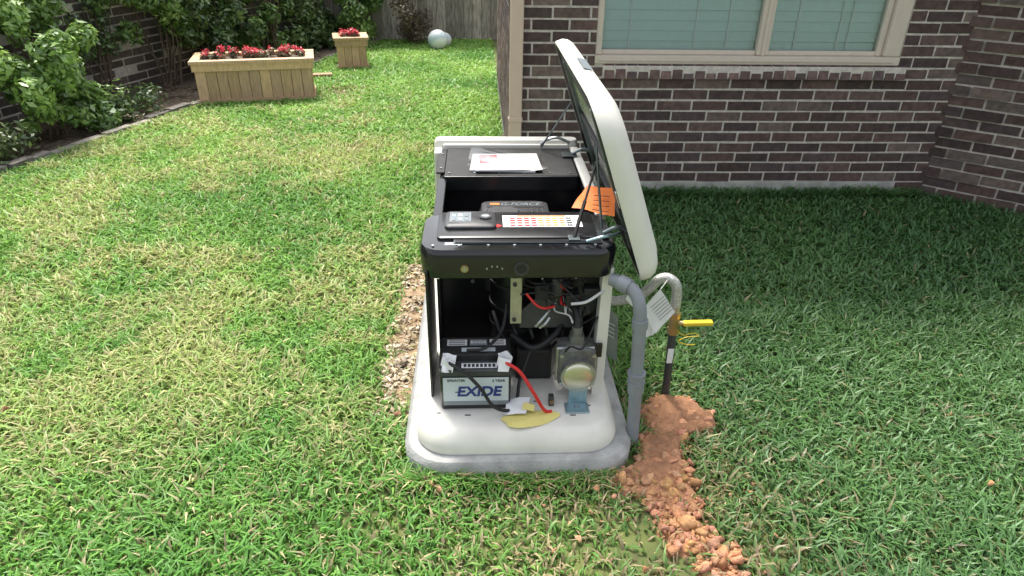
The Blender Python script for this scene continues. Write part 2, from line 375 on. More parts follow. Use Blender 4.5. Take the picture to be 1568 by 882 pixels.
def shrub(name,base,w,dp,h,n,seed,c_lo,c_hi,size=.035,nclump=26,z0=.05,sparse=.15):
    r=random.Random(seed); p=parent(name,(base.x,base.y,0)); cl=[]
    for i in range(nclump):
        for _ in range(30):
            x,y,z=r.uniform(-1,1),r.uniform(-1,1),r.uniform(0,1)
            if (x*x+y*y)**.5<=(1.0 if z<.6 else 1-(z-.6)*1.6): break
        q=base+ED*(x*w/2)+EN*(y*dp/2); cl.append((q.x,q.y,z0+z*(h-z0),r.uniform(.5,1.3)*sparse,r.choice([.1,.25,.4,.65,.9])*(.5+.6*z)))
        if i%2==0:
            e=Vector((q.x,q.y,z0+z*(h-z0))); st=base+ED*r.uniform(-.12,.12)*w+EN*r.uniform(-.05,.05)
            mid=(st+e)/2+Vector((r.uniform(-.06,.06),r.uniform(-.06,.06),.05))
            tube("stem",[st,mid,e],.012,M_bark,p,5,sub=4,rf=lambda t:1-.75*t)
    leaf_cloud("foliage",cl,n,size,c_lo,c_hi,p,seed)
BR=((.07,.16,.025),(.42,.62,.17)); DK=((.04,.085,.022),(.22,.35,.10)); OL=((.06,.10,.03),(.30,.37,.14))
S=[(-1.6,.55,1.3,.6,1.3,3200,OL,.03,18,.05),(-.45,.7,.9,.5,1.5,3600,DK,.032,18,.1),(.15,.95,.8,.3,1.9,2600,OL,.032,20,.4),
   (.95,.42,1.0,.6,1.25,7500,BR,.037,30,.1),(1.25,.85,.9,.35,2.0,4000,BR,.035,24,.6),(2.05,.95,1.0,.25,2.0,2600,DK,.032,20,.5),
   (2.9,.85,1.0,.5,2.0,5000,BR,.035,28,.45),(3.7,.7,1.3,.65,2.1,7500,DK,.038,40,.05),(4.5,.65,1.2,.65,2.0,7000,BR,.038,38,.05),(5.5,.6,1.3,.65,1.9,7000,DK,.038,38,.05),(.1,.25,.8,.3,.30,1500,OL,.028,12,.03),(1.6,.3,.6,.25,.22,900,DK,.028,8,.03)]
for i,(t,o,wd,dp,h,n,(lo,hi),sz,nc,z0) in enumerate(S):
    shrub("shrub",B(t,o),wd,dp,h,n,40+i,lo,hi,sz,nclump=nc,z0=z0)
shrub("dry_shrub",Vector((-.95,10.85,0)),.7,.35,1.2,1800,77,(.07,.05,.03),(.24,.18,.11),.028,nclump=16)
shrub("shrub",Vector((-1.75,10.75,0)),.8,.5,1.5,4500,78,*BR,.036,nclump=26)
cl=[(*B(random.uniform(-2,5),random.uniform(.1,.9))[:2],.012,.10,random.random()) for _ in range(160)]
leaf_cloud("leaf_litter",cl,3500,.022,(.08,.055,.03),(.30,.24,.15),None,91,flat=3)
cl=[(random.uniform(-.42,-.29),random.uniform(2.15,3.5),.010,.04,random.random()) for _ in range(90)]
leaf_cloud("straw_litter",cl,1300,.014,(.20,.13,.07),(.55,.44,.27),None,92,flat=3)

# ---------------------------------------------------------------- planters
def planter(loc,ang,W,D,Hh,nf,seed,nl):
    p=parent("wooden_planter_box",(loc[0],loc[1],0),ang); rs=random.Random(seed)
    def cc():
        f=rs.uniform(.78,1.15); return (.60*f,.405*f,.255*f*rs.uniform(.9,1.08))
    X=Vector((1,0,0));Y=Vector((0,1,0));Z=Vector((0,0,1)); it=[]
    bw_=W/nf
    for i in range(nf):
        it.append((Vector((i*bw_,rs.uniform(-.002,.001),.02)),X*(bw_-.005),Y*.02,Z*(Hh-.05),cc()))
        it.append((Vector((i*bw_,D-.02,.02)),X*(bw_-.005),Y*.02,Z*(Hh-.05),cc()))
    ns=max(3,int(D/bw_)); b2=(D-.042)/ns
    for i in range(ns):
        for xx in (0,W-.02): it.append((Vector((xx+rs.uniform(-.001,.001),.021+i*b2,.02)),X*.02,Y*(b2-.005),Z*(Hh-.05),cc()))
    it+=[(Vector((-.035,-.035,Hh-.028)),X*(W+.07),Y*.09,Z*.03,cc()),(Vector((-.035,D-.055,Hh-.028)),X*(W+.07),Y*.09,Z*.03,cc()),
         (Vector((-.035,.057,Hh-.028)),X*.09,Y*(D-.114),Z*.029,cc()),(Vector((W-.055,.057,Hh-.028)),X*.09,Y*(D-.114),Z*.029,cc()),
         (Vector((-.02,-.02,Hh-.10)),X*(W+.04),Y*.018,Z*.07,cc()),(Vector((W+.002,-.001,Hh-.10)),X*.018,Y*D,Z*.07,cc()),
         (Vector((-.012,-.016,.0)),X*(W+.024),Y*.014,Z*.05,cc()),(Vector((W+.002,0,.0)),X*.014,Y*D,Z*.05,cc())]
    boxes_mesh("boards",it,M_wood,p,world=False)
    box("inner_liner",.022,W-.022,.022,D-.022,.03,Hh-.06,M_mulch,p,.0,world=False)
    box("soil",.03,W-.03,.06,D-.06,Hh-.055,Hh-.03,M_mulch,p,.005,world=False)
    Rm=Matrix.Rotation(ang,4,'Z'); cl=[];cf=[]
    for i in range(int(W*26)+6):
        q=Rm@Vector((rs.uniform(.08,W-.08),rs.uniform(.08,D-.08),0))+Vector((loc[0],loc[1],Hh+rs.uniform(-.01,.035)))
        cl.append((q.x,q.y,q.z,rs.uniform(.03,.055),rs.random())); cf.append((q.x+rs.uniform(-.03,.03),q.y,q.z+.032,rs.choice([.02,.03,.045]),rs.random()))
    leaf_cloud("foliage",cl,nl,.017,(.06,.06,.025),(.26,.20,.11),p,seed+1)
    leaf_cloud("flowers",cf,int(nl*.45),.014,(.55,.02,.03),(.85,.06,.10),p,seed+2)
planter((-2.84,7.16),math.radians(12.2),1.135,.46,.43,11,5,2200)
planter((-1.75,8.95),math.radians(12.2),.36,.36,.38,4,6,800)
box("garden_step",-2.0,-1.74,8.38,8.48,.0,.06,M_step,None,.006,rot=(0,0,.2))

def ball(loc,r,m,m2,nm="ball"):
    bm=bmesh.new(); bmesh.ops.create_uvsphere(bm,u_segments=32,v_segments=20,radius=r)
    for f in bm.faces:
        c=f.calc_center_median(); f.material_index=1 if int((math.atan2(c.y,c.x)/math.pi+1)*4)%4==0 or abs(c.z)>r*.95 else 0; f.smooth=True
    bmesh.ops.rotate(bm,verts=bm.verts,matrix=Matrix.Rotation(.9,3,'X')@Matrix.Rotation(.6,3,'Y'))
    me=bpy.data.meshes.new(nm); bm.to_mesh(me); bm.free(); me.materials.append(m); me.materials.append(m2)
    o=bpy.data.objects.new(nm,me); o.location=(loc[0],loc[1],r); COL.objects.link(o)
ball((-.58,10.40),.14,M_ballw,M_balls); ball((-.49,10.66),.10,M_ballw,M_balls)

# ---------------------------------------------------------------- generator
gx0,gx1=-.205,.475
loft("concrete_pad",[(-.285,.565,1.815,3.46,-.03,.16),(-.285,.565,1.815,3.46,.055,.16),(-.27,.55,1.83,3.445,.075,.15)],[M_pad])
gen=parent("standby_generator",(.135,2.6,.075))
loft("composite_base",[(-.238,.508,1.868,3.41,.076,.13),(-.240,.510,1.866,3.412,.090,.13),(-.236,.506,1.872,3.405,.115,.128),(-.218,.488,1.892,3.385,.146,.115),(-.205,.475,1.912,3.37,.157,.105),(-.195,.465,1.925,3.36,.159,.10)],[M_base],gen)
def slot(x,y,w=.022,d=.006): box("base_slot",x,x+w,y,y+d,.1585,.1602,M_blackm,gen,.001)
slot(-.06,1.985);slot(.33,1.975);slot(-.165,2.0,.015);slot(.40,2.03,.015);slot(.20,2.06,.02)
box("inner_frame_side",-.172,-.158,2.40,3.24,.16,.765,M_black,gen,.002)
box("inner_frame_side_front",gx0+.014,gx0+.024,2.10,2.41,.16,.70,M_black,gen,.002)
box("inner_frame_top_rail",-.178,-.140,2.40,2.84,.752,.772,M_black,gen,.004)
box("rear_corner_post",gx0-.008,gx0+.030,3.16,3.25,.158,.785,M_white,gen,.008)
box("side_panel_b",gx1-.012,gx1,2.15,3.30,.158,.775,M_white,gen,.004)
box("side_panel_liner_b",gx1-.026,gx1-.014,2.20,3.26,.16,.775,M_black,gen,.002)
box("side_rim_b",gx1-.032,gx1+.012,2.40,3.24,.772,.790,M_white,gen,.008)
loft("rear_panel",[(gx0-.012,gx1+.012,3.252,3.33,.158,.03),(gx0-.012,gx1+.012,3.252,3.33,.80,.03),(gx0-.005,gx1+.005,3.258,3.323,.815,.028)],[M_white],gen)
box("rear_inner_lip",gx0+.034,gx1-.042,3.228,3.250,.74,.802,M_white,gen,.004)
mesh_obj("front_post",[(.428,2.10,.158),(.470,2.10,.158),(.470,2.17,.158),(.428,2.17,.158),(.436,2.12,.70),(.474,2.12,.70),(.474,2.17,.70),(.436,2.17,.70)],
  [(0,1,2,3),(4,5,6,7),(0,1,5,4),(1,2,6,5),(2,3,7,6),(3,0,4,7)],M_white,gen)
box("post_clip",.424,.452,2.090,2.099,.34,.40,M_black,gen,.002)
box("bulkhead",gx0+.036,gx1-.028,2.50,2.515,.16,.68,M_black,gen,.002)
box("bulkhead_rear",-.155,gx1-.028,2.86,2.875,.16,.775,M_black,gen,.002)
box("cavity_floor",-.155,gx1-.028,2.516,2.859,.40,.42,M_blackm,gen,.002)
box("rear_top_panel",-.150,gx1-.040,2.84,3.226,.776,.786,M_blackm,gen,.003)
box("rear_top_wing",-.190,-.152,2.90,3.226,.770,.780,M_blackm,gen,.003)
box("rear_top_flange",-.150,gx1-.045,2.825,2.839,.72,.786,M_black,gen,.003)
for x in (-.13,-.02,.09,.20,.31,.40): rod("screw",(x,2.865,.786),(x,2.865,.790),.005,M_zinc,gen)
for y in (2.95,3.15): rod("screw",(-.17,y,.780),(-.17,y,.784),.005,M_zinc,gen)
loft("control_collar",[(-.195,.465,2.10,2.40,.672,.065),(-.205,.475,2.09,2.40,.680,.07),(-.210,.480,2.085,2.41,.770,.075),(-.200,.470,2.095,2.405,.786,.068),(-.185,.455,2.112,2.395,.788,.055)],[M_blackg],gen)
loft("control_top",[(-.150,.42,2.17,2.40,.788,.02),(-.150,.42,2.17,2.40,.796,.02),(-.145,.415,2.175,2.395,.799,.018)],[M_black],gen)
box("control_lip",-.09,.43,2.138,2.165,.789,.794,M_zincd,gen,.002)
box("control_lip_cover",-.085,.425,2.139,2.160,.7942,.7962,M_black,gen,.001)
box("control_slot",-.12,-.06,2.130,2.150,.7885,.7895,M_zinc,gen,.0004)
for x in (-.16,-.07,.03,.12,.21,.30,.40): rod("screw",(x,2.122,.788),(x,2.122,.7925),.005,M_zinc,gen)
loft("keypad_housing",[(-.125,.06,2.235,2.375,.799,.02),(-.125,.06,2.235,2.375,.808,.02),(-.118,.053,2.242,2.368,.814,.016)],[M_dark],gen)
box("keypad_sticker",-.108,-.03,2.27,2.355,.8145,.8155,M_sticker,gen,.0004)
for i in range(6): box("keypad_button",-.10+.023*(i%3),-.085+.023*(i%3),2.28+.036*(i//3),2.300+.036*(i//3),.8155,.8175,[M_sticker,M_label,M_sticker,M_zincb,M_paper,M_sticker][i],gen,.001)
rod("dial",(.022,2.31,.814),(.022,2.31,.820),.022,M_dark,gen,24)
rod("dial_face",(.022,2.31,.820),(.022,2.31,.8212),.015,M_sticker,gen,24)
box("dial_mark",.012,.032,2.307,2.313,.8213,.8217,M_paper,gen,0)
box("warning_label",.085,.375,2.255,2.36,.7992,.8002,M_paper,gen,.0004)
for i in range(9):
    x=.112+i*.026; mm=[M_red,M_red,M_red,M_red,M_org,M_org,M_yel,M_org,M_dark][i]
    for j in range(4): box("label_row",x,x+.019,2.262+j*.021,2.275+j*.021,.8003,.8010,mm,gen,.0003)
box("label_header",.14,.32,2.346,2.357,.8003,.8009,M_org,gen,.0003)
box("diamond_label",.055,.078,2.255,2.278,.7995,.8003,M_red,gen,.0003,rot=(0,0,.785))
rod("lock_ring",(-.052,2.090,.722),(-.052,2.078,.722),.014,M_brass,gen,20)
rod("lock_core",(-.052,2.080,.722),(-.052,2.074,.722),.008,M_zinc,gen,16)
for dx in (-.028,-.012,.004,.020): rod("rivet",(.055+dx*1.1,2.088,.720+(.008 if dx in(-.012,.004) else 0)),(.055+dx*1.1,2.082,.720+(.008 if dx in(-.012,.004) else 0)),.0032,M_zinc,gen,10)
rod("front_port_ring",(.143,2.090,.720),(.143,2.079,.720),.026,M_dark,gen,28)
rod("front_port",(.143,2.0795,.720),(.143,2.077,.720),.018,M_blackm,gen,28)
loft("engine_air_box",[(.0,.30,2.50,2.76,.42,.03),(.0,.30,2.50,2.76,.665,.03),(.01,.29,2.51,2.75,.70,.03),(.03,.27,2.53,2.73,.71,.03)],[M_dark],gen)
loft("engine_cover",[(.02,.17,2.46,2.62,.42,.03),(.02,.17,2.46,2.62,.71,.03),(.035,.155,2.475,2.605,.735,.03)],[M_dark],gen)
box("engine_badge",.03,.27,2.66,2.715,.7105,.7125,M_blackm,gen,.0004)
text("engine_lettering","G-FORCE",.040,(.17,2.687,.713),(0,0,0),M_sticker,gen,shear=.3)
box("engine_mark",.045,.085,2.68,2.70,.7130,.7136,M_org,gen,.0003)
for i in range(4): box("engine_fin",.19+.022*i,.20+.022*i,2.54,2.64,.7105,.718,M_blackm,gen,.002)
tube("intake_hose",[(.30,2.62,.5),(.36,2.66,.62),(.40,2.74,.6),(.40,2.8,.5)],.025,M_dark,gen)
rod("alternator",(.145,2.39,.18),(.145,2.39,.665),.105,M_black,gen,40)
for z in (.25,.33,.42,.52,.60): rod("alternator_rib",(.145,2.39,z),(.145,2.39,z+.012),.109,M_blackm,gen,40)
box("bracket",.112,.155,2.19,2.196,.43,.625,mat("bracket_zinc",(.50,.48,.36),.45,metal=.5,var=.2),gen,.002)
rod("bracket_bolt",(.128,2.189,.60),(.128,2.183,.60),.008,M_dark,gen); rod("bracket_bolt_b",(.128,2.189,.45),(.128,2.183,.45),.008,M_dark,gen)
for (x,z) in ((-.03,.56),(-.03,.45),(.02,.50),(-.12,.60)): rod("bolt",(x,2.499,z),(x,2.490,z),.008,M_zinc,gen,8)
pl=[(.15,.405),(.345,.405),(.385,.44),(.455,.49),(.455,.61),(.33,.63),(.15,.47)]
V=[(x,2.20+(z-.4)*.15,z) for x,z in pl]+[(x,2.205+(z-.4)*.15,z) for x,z in pl]; n_=len(pl)
mesh_obj("component_plate",V,[tuple(range(n_)),tuple(range(n_,2*n_))]+[(i,(i+1)%n_,(i+1)%n_+n_,i+n_) for i in range(n_)],M_dark,gen)
box("breaker",.20,.25,2.14,2.20,.56,.62,M_blackm,gen,.004); box("breaker_b",.26,.30,2.15,2.20,.57,.64,M_dark,gen,.004)
box("relay",.31,.36,2.13,2.19,.54,.585,M_blackm,gen,.004); box("relay_label",.345,.375,2.195,2.199,.43,.437,M_paper,gen,.0005)
box("terminal_block",.375,.44,2.13,2.18,.58,.61,M_blackm,gen,.004)
rs=random.Random(21)
wm=[M_blackm,M_dark,M_blackm,M_wirew,M_blackm,M_dark,M_blackm,M_red,M_blackm,M_dark]
for i in range(26):
    x=rs.uniform(.14,.32); z=rs.uniform(.54,.66)
    pts=[(x,2.18+rs.uniform(-.03,.03),z)]
    for k in range(3): pts.append((pts[-1][0]+rs.uniform(-.01,.07),2.15+rs.uniform(-.035,.04),max(.47,pts[-1][2]+rs.uniform(-.06,.03))))
    if pts[-1][0]<.455: tube("wire",pts,rs.choice([.0022,.003,.004]),wm[i%10],gen,6,sub=5)
tube("red_wire",[(.165,2.12,.60),(.20,2.10,.565),(.23,2.10,.55),(.27,2.13,.54)],.0045,M_red,gen,8)
tube("white_wire",[(.33,2.12,.555),(.38,2.10,.575),(.43,2.11,.605),(.455,2.13,.61)],.0055,M_wirew,gen,8)
tube("silver_wire",[(.20,2.09,.48),(.215,2.09,.50),(.235,2.10,.52),(.25,2.12,.53)],.006,M_zinc,gen,8)
tube("silver_wire_b",[(.215,2.09,.475),(.235,2.085,.495),(.25,2.10,.51)],.006,M_zinc,gen,8)
for i in range(5): tube("harness",[(.05+.06*i,2.30,.42),(.08+.06*i,2.22,.36),(.10+.05*i,2.28,.28),(.12+.03*i,2.30,.18)],.007,M_blackm,gen,8)
tube("lower_hose",[(.12,2.22,.36),(.20,2.16,.34),(.28,2.18,.38),(.32,2.22,.42)],.012,M_blackm,gen,10)
box("lower_box",.14,.28,2.20,2.36,.160,.30,M_blackm,gen,.01); box("lower_plate",-.16,.13,2.24,2.36,.160,.20,M_black,gen,.004)
box("regulator_bracket_foot",.315,.405,1.985,2.045,.1605,.1655,M_zincb,gen,.002)
box("regulator_bracket",.33,.40,2.045,2.052,.1605,.235,M_zincb,gen,.002)
rod("regulator_bolt",(.36,2.02,.165),(.36,2.02,.172),.010,M_zinc,gen,6)
loft("regulator_body",[(.295,.425,2.085,2.17,.215,.02),(.288,.432,2.08,2.175,.24,.015),(.290,.430,2.08,2.175,.375,.015),(.33,.39,2.10,2.16,.39,.02),(.335,.385,2.10,2.16,.425,.02)],[M_alu],gen)
box("regulator_flange",.280,.440,2.092,2.108,.232,.385,M_zinc,gen,.006)
for (x,z) in ((.300,.236),(.42,.236),(.300,.362),(.42,.362)): rod("regulator_screw",(x,2.081,z),(x,2.066,z),.008,M_zinc,gen,10)
rod("regulator_disc",(.362,2.08,.285),(.362,2.044,.285),.062,M_alu,gen,40)
bm=bmesh.new(); bmesh.ops.create_uvsphere(bm,u_segments=36,v_segments=18,radius=.058)
for v in bm.verts: v.co=Vector((v.co.x+.362,v.co.y*.22+2.044,v.co.z+.285))
me=bpy.data.meshes.new("regulator_dome"); bm.to_mesh(me); bm.free(); me.shade_smooth(); me.materials.append(M_silver); link(bpy.data.objects.new("regulator_dome",me),gen)
rod("regulator_rim",(.362,2.050,.285),(.362,2.043,.285),.066,M_zinc,gen,40)
rod("regulator_neck",(.358,2.12,.425),(.358,2.12,.46),.020,M_alu,gen,20)
tube("fuel_hose",[(.358,2.12,.45),(.36,2.15,.50),(.33,2.22,.54)],.018,M_blackm,gen)
tube("regulator_wire",[(.31,2.07,.38),(.33,2.06,.41),(.37,2.06,.40),(.40,2.08,.45),(.43,2.12,.50)],.004,M_blackm,gen,6)
box("inlet_block",.255,.275,2.03,2.06,.1605,.20,M_dark,gen,.003)
rod("inlet_plug",(.265,2.03,.185),(.265,2.022,.185),.008,M_brass,gen)
# lid
hA=Vector((.572,0,.650)); fA=Vector((.345,0,1.288)); uu=(fA-hA); LU=uu.length; uu.normalize(); nn=Vector((uu.z,0,-uu.x))
ly0,ly1=2.07,3.34
def lx(v): return hA+uu*v.x+Vector((0,1,0))*v.y+nn*v.z
def lv(ins,n,r): return (ins,LU-ins,ly0+ins,ly1-ins,n,(r*.6,r*1.55))
loft("lid_shell",[lv(.040,.050,.07),lv(.018,.006,.085),lv(.014,0,.09),lv(.004,0,.10),lv(.0,.006,.105),lv(.0,.034,.105),lv(.010,.056,.10),lv(.03,.073,.09),lv(.07,.087,.075),lv(.13,.093,.05)],
     [M_white,M_black],gen,bands=[1,1,0,0,0,0,0,0,0],xf=lx,capm=(1,0),n=10)
def lbox(name,u0,u1,y0,y1,n0,n1,m,bev=.003):
    o=box(name,u0,u1,y0,y1,n0,n1,m,gen,bev); 
    for v in o.data.vertices: v.co=lx(v.co)
lbox("lid_insulation",.15,.33,ly0+.15,ly1-.14,.022,.048,M_foil,.008)
lbox("lid_insulation_b",.38,.54,ly0+.20,ly1-.18,.022,.048,M_foil,.008)
lbox("lid_frame",.10,.125,ly0+.06,ly1-.06,.008,.046,M_blackm)
lbox("lid_frame_b",.345,.365,ly0+.08,ly1-.06,.010,.046,M_blackm)
lbox("lid_frame_c",.57,.60,ly0+.10,ly1-.10,.008,.046,M_blackm)
lbox("lid_brace",.05,.60,ly0+.20,ly0+.225,.003,.020,M_zincd)
lbox("lid_brace_b",.05,.60,ly1-.25,ly1-.23,.003,.020,M_zincd)
lbox("lid_latch",.30,.36,ly0+.03,ly0+.05,-.004,.002,M_zinc)
o=box("lid_badge",-.05,.05,-.10,.10,-.0008,.0008,M_sticker,gen,.0005)
tn=(uu*.85+nn*.53).normalized(); tb=nn*.85-uu*.53; pc=hA+uu*(LU-.010)+nn*.050+Vector((0,2.62,0))
for v in o.data.vertices: v.co=pc+tb*v.co.x*.35+Vector((0,1,0))*v.co.y+tn*(v.co.z+.0065)
for yy in (2.20,3.10):
    tube("hinge_arm",[(.44,yy,.80),(.49,yy,.822),(.54,yy,.80),(.57,yy,.765)],.0075,M_zincd,gen,8)
    box("hinge_plate",.39,.46,yy-.03,yy+.03,.793,.797,M_zincd,gen,.001)
def lp(u_,y_,n_): return lx(Vector((u_,y_,n_)))
rod("support_strut",(.33,2.16,.80),lp(.40,2.36,-.01),.0045,M_blackm,gen,8)
rod("support_strut_tip",(.33,2.16,.80),Vector((.33,2.16,.80)).lerp(lp(.40,2.36,-.01),.45),.007,M_blackm,gen,8)
rod("support_strut_b",(.30,3.20,.80),lp(.42,3.10,-.01),.0045,M_zincd,gen,8)
rod("support_strut_c",(.44,2.24,.80),lp(.46,2.31,-.008),.0045,M_zincd,gen,8)
box("strut_foot",.31,.35,2.14,2.18,.797,.803,M_zincd,gen,.002)
tube("latch_bar",[(.37,2.13,.80),(.42,2.12,.82),(.46,2.14,.818),(.50,2.2,.80)],.006,M_zincb,gen,8)
tube("latch_bar_b",[(.30,3.23,.805),(.33,3.22,.83),(.38,3.22,.84),(.44,3.22,.815)],.007,M_zinc,gen,8)
sheet("orange_tag",[(.34,2.33,.845),(.49,2.27,.83),(.515,2.42,.88),(.41,2.45,.885)],M_org,gen,6,6,.004,5)
for i in range(4): rod("tag_print",(.41+.006*i,2.30+.026*i,.848+.008*i),(.47+.005*i,2.285+.028*i,.844+.009*i),.0014,M_dark,gen,4)
sheet("side_sticker",[(.52,2.10,.585),(.575,2.12,.52),(.585,2.12,.59),(.545,2.10,.64)],M_paper,gen,4,4,.002,9)
sheet("pamphlet",[(.525,2.50,.10),(.60,2.45,.06),(.585,2.45,.30),(.515,2.50,.34)],mat("green_grey_panel",(.24,.28,.24),.5),gen,4,4,.002,8)
for i in range(4): rod("pamphlet_print",(.535,2.482,.20+.02*i),(.575,2.45,.19+.02*i),.0015,M_paper,gen,4)

man=parent("instruction_manual",(.12,3.0,.79))
box("booklet",-.035,.255,2.875,3.10,.787,.796,M_paper,man,.002,rot=(0,0,-.06)); 
box("booklet_b",-.02,.275,2.865,3.09,.797,.803,M_paper,man,.002,rot=(0,0,.04))
box("red_mark",.0,.085,2.955,3.07,.8034,.8042,mat("pink_red",(.80,.10,.12),.5),man,.0003,rot=(0,0,.04))
text("manual_heading","!",.06,(.042,3.012,.8046),(0,0,0),M_paper,man)
for i in range(5): box("text_line",.11,.11+[.12,.10,.12,.08,.11][i],2.92+i*.026,2.924+i*.026,.8034,.8040,M_sticker,man,.0002,rot=(0,0,.04))
sheet("plastic_bag",[(-.06,2.85,.810),(.30,2.85,.810),(.285,3.14,.816),(-.035,3.14,.812)],M_bag,man,30,24,.010,3)

# ---------------------------------------------------------------- battery
bat=parent("starter_battery",(-.02,2.1,.16))
loft("battery_case",[(-.146,.108,2.025,2.190,.161,.01),(-.148,.110,2.022,2.192,.166,.012),(-.150,.112,2.020,2.194,.315,.012)],[M_black],bat)
loft("battery_cover",[(-.154,.116,2.016,2.198,.316,.014),(-.154,.116,2.016,2.198,.338,.014),(-.150,.112,2.020,2.194,.342,.012)],[M_dark],bat)
loft("battery_top",[(-.150,.112,2.075,2.194,.3425,.012),(-.150,.112,2.075,2.194,.366,.012),(-.146,.108,2.08,2.19,.370,.010)],[M_blackm],bat)
box("battery_label",-.138,.102,2.0165,2.0195,.185,.308,M_label,bat,.001)
box("label_band",-.138,.102,2.0150,2.0163,.185,.203,M_sticker,bat,.0004)
text("battery_lettering","EXIDE",.060,(-.008,2.0158,.245),(math.pi/2,0,0),M_blue,bat,shear=.15,off=.035)
box("lettering_bar",-.095,-.060,2.0152,2.0162,.2425,.2465,M_blue,bat,0)
text("battery_line","SPRINTER",.015,(-.090,2.0158,.296),(math.pi/2,0,0),M_dark,bat)
text("battery_year","2 YEAR",.015,(.065,2.0158,.294),(math.pi/2,0,0),M_dark,bat)
for i in range(3): box("top_label",[-.125,-.04,.035][i],[-.05,.025,.095][i],2.135,2.175,.3702,.3708,[M_paper,M_sticker,M_paper][i],bat,.0002)
text("top_lettering","EXIDE",.022,(-.008,2.155,.3711),(0,0,0),M_paper,bat)
for i in range(3):
    for j in range(3): box("top_print",[-.118,.042,.042][i],[-.058,.088,.088][i],2.140+.012*j,2.144+.012*j,.3709,.3713,M_dark,bat,0)
box("top_label_c",-.07,.055,2.095,2.120,.3702,.3708,M_label,bat,.0002)
box("front_warning_label",-.07,.06,2.03,2.06,.3422,.3428,M_paper,bat,.0002)
for i in range(8): box("warning_print",-.062+.015*i,-.052+.015*i,2.035,2.055,.3429,.3432,M_dark,bat,0)
for k,x in enumerate((-.118,.085)):
    rod("terminal",(x,2.048,.342),(x,2.048,.365),.010,M_zinc,bat)
    sheet("terminal_cover",[(x-.026,2.025,.362),(x+.024,2.02,.350),(x+.030,2.065,.372),(x-.018,2.075,.385)],M_paper,bat,8,8,.010,11+k)
    sheet("terminal_cover_b",[(x-.024,2.01,.34),(x+.016,2.012,.335),(x+.024,2.03,.375),(x-.016,2.035,.385)],M_paper,bat,8,8,.008,15+k)
tube("negative_cable",[(-.115,2.03,.365),(-.06,1.995,.35),(.0,1.975,.29),(.04,1.97,.22),(.09,1.985,.18),(.13,2.02,.174),(.15,2.1,.24),(.20,2.18,.34)],.0065,M_blackm,bat)
tube("positive_cable",[(.09,2.03,.365),(.14,2.0,.345),(.19,1.975,.27),(.225,1.975,.20),(.245,1.985,.172),(.262,1.99,.169)],.0068,M_red,bat)
tube("battery_cable_loop",[(-.05,2.10,.372),(.02,2.09,.39),(.08,2.16,.42),(.10,2.22,.50)],.006,M_blackm,bat)
tg=parent("paper_tag",(.17,1.96,.16))
pts=[]
for i in range(22):
    a=2*math.pi*i/22; rr_=1+.12*math.sin(3*a+1)+.05*math.sin(5*a); pts.append((.175+.105*rr_*math.cos(a),1.955+.046*rr_*math.sin(a)+.012*math.cos(a),.165+.004*math.sin(2*a)))
mesh_obj("yellow_tag",[(.175,1.955,.167)]+pts,[(0,i+1,(i+1)%22+1) for i in range(22)],M_yelp,tg)
sheet("white_tag",[(.085,1.975,.172),(.165,1.97,.176),(.185,2.035,.205),(.10,2.04,.19)],M_paper,tg,6,6,.004,6)
sheet("tag_print",[(.15,1.985,.187),(.195,1.975,.182),(.20,2.00,.192),(.16,2.01,.199)],M_yelp,tg,2,2,.001,6)

# ---------------------------------------------------------------- conduit
cn=parent("electrical_conduit",(.58,1.98,0))
tube("pipe",[(.580,1.985,-.02),(.571,1.988,.2),(.564,1.990,.35),(.556,1.993,.52),(.550,2.000,.60),(.538,2.018,.645),(.51,2.05,.668),(.46,2.09,.672)],.0235,M_pvc,cn,20)
def cp(z): t=z/.52; return (.580-.024*t,1.986+.007*t,z)
for z0,z1,rr_ in ((.255,.335,.0295),(.335,.342,.034),(.300,.308,.033),(.53,.565,.028)):
    rod("coupling",cp(z0),cp(z1),rr_,M_pvc,cn,24)
rod("elbow_collar",(.485,2.070,.671),(.518,2.043,.664),.029,M_pvc,cn,24)

# ---------------------------------------------------------------- gas line
gp=parent("gas_supply_pipe",(.77,2.26,0))
M_hose=mat("braided_hose",(.52,.52,.50),.4,metal=.5,var=.35,scale=160,bump=.5,bscale=260)
rod("riser",(.775,2.26,-.02),(.765,2.26,.34),.016,M_dark,gp,20)
box("riser_sticker",.752,.776,2.2425,2.2435,.20,.27,M_paper,gp,.0002)
rod("valve_nut",(.765,2.26,.335),(.764,2.26,.362),.024,M_brass,gp,6)
rod("valve_body",(.764,2.26,.362),(.763,2.26,.405),.020,M_brass,gp,20)
rod("valve_nut_b",(.763,2.26,.405),(.762,2.26,.43),.023,M_brass,gp,6)
rod("valve_stem",(.764,2.26,.383),(.80,2.25,.385),.010,M_brass,gp)
box("valve_handle",.795,.915,2.235,2.262,.378,.396,M_yel,gp,.006,rot=(0,-.02,0))
rod("hose_fitting",(.762,2.26,.43),(.760,2.26,.47),.019,M_zinc,gp,6)
tube("flex_hose",[(.760,2.26,.46),(.758,2.26,.52),(.745,2.26,.56),(.715,2.27,.578),(.685,2.28,.565),(.665,2.29,.53),(.63,2.31,.48),(.56,2.34,.44),(.47,2.36,.43)],.0195,M_hose,gp,18)
tube("warning_tie",[(.775,2.25,.355),(.80,2.235,.34),(.84,2.24,.345),(.87,2.25,.325),(.82,2.25,.32),(.79,2.25,.30),(.83,2.24,.29),(.86,2.25,.285)],.0018,M_yel,gp,6)
tag=parent("hang_tag",(.66,2.2,.5))
sheet("white_tag",[(.612,2.20,.475),(.672,2.180,.385),(.738,2.19,.475),(.672,2.20,.570)],M_paper,tag,6,6,.003,2)
for i in range(6):
    q=Vector((.64+.008*i,2.182,.478-.011*i+.02)); rod("tag_text",q,q+Vector((.045,-.002,.052)),.0010,M_dark,tag,4)
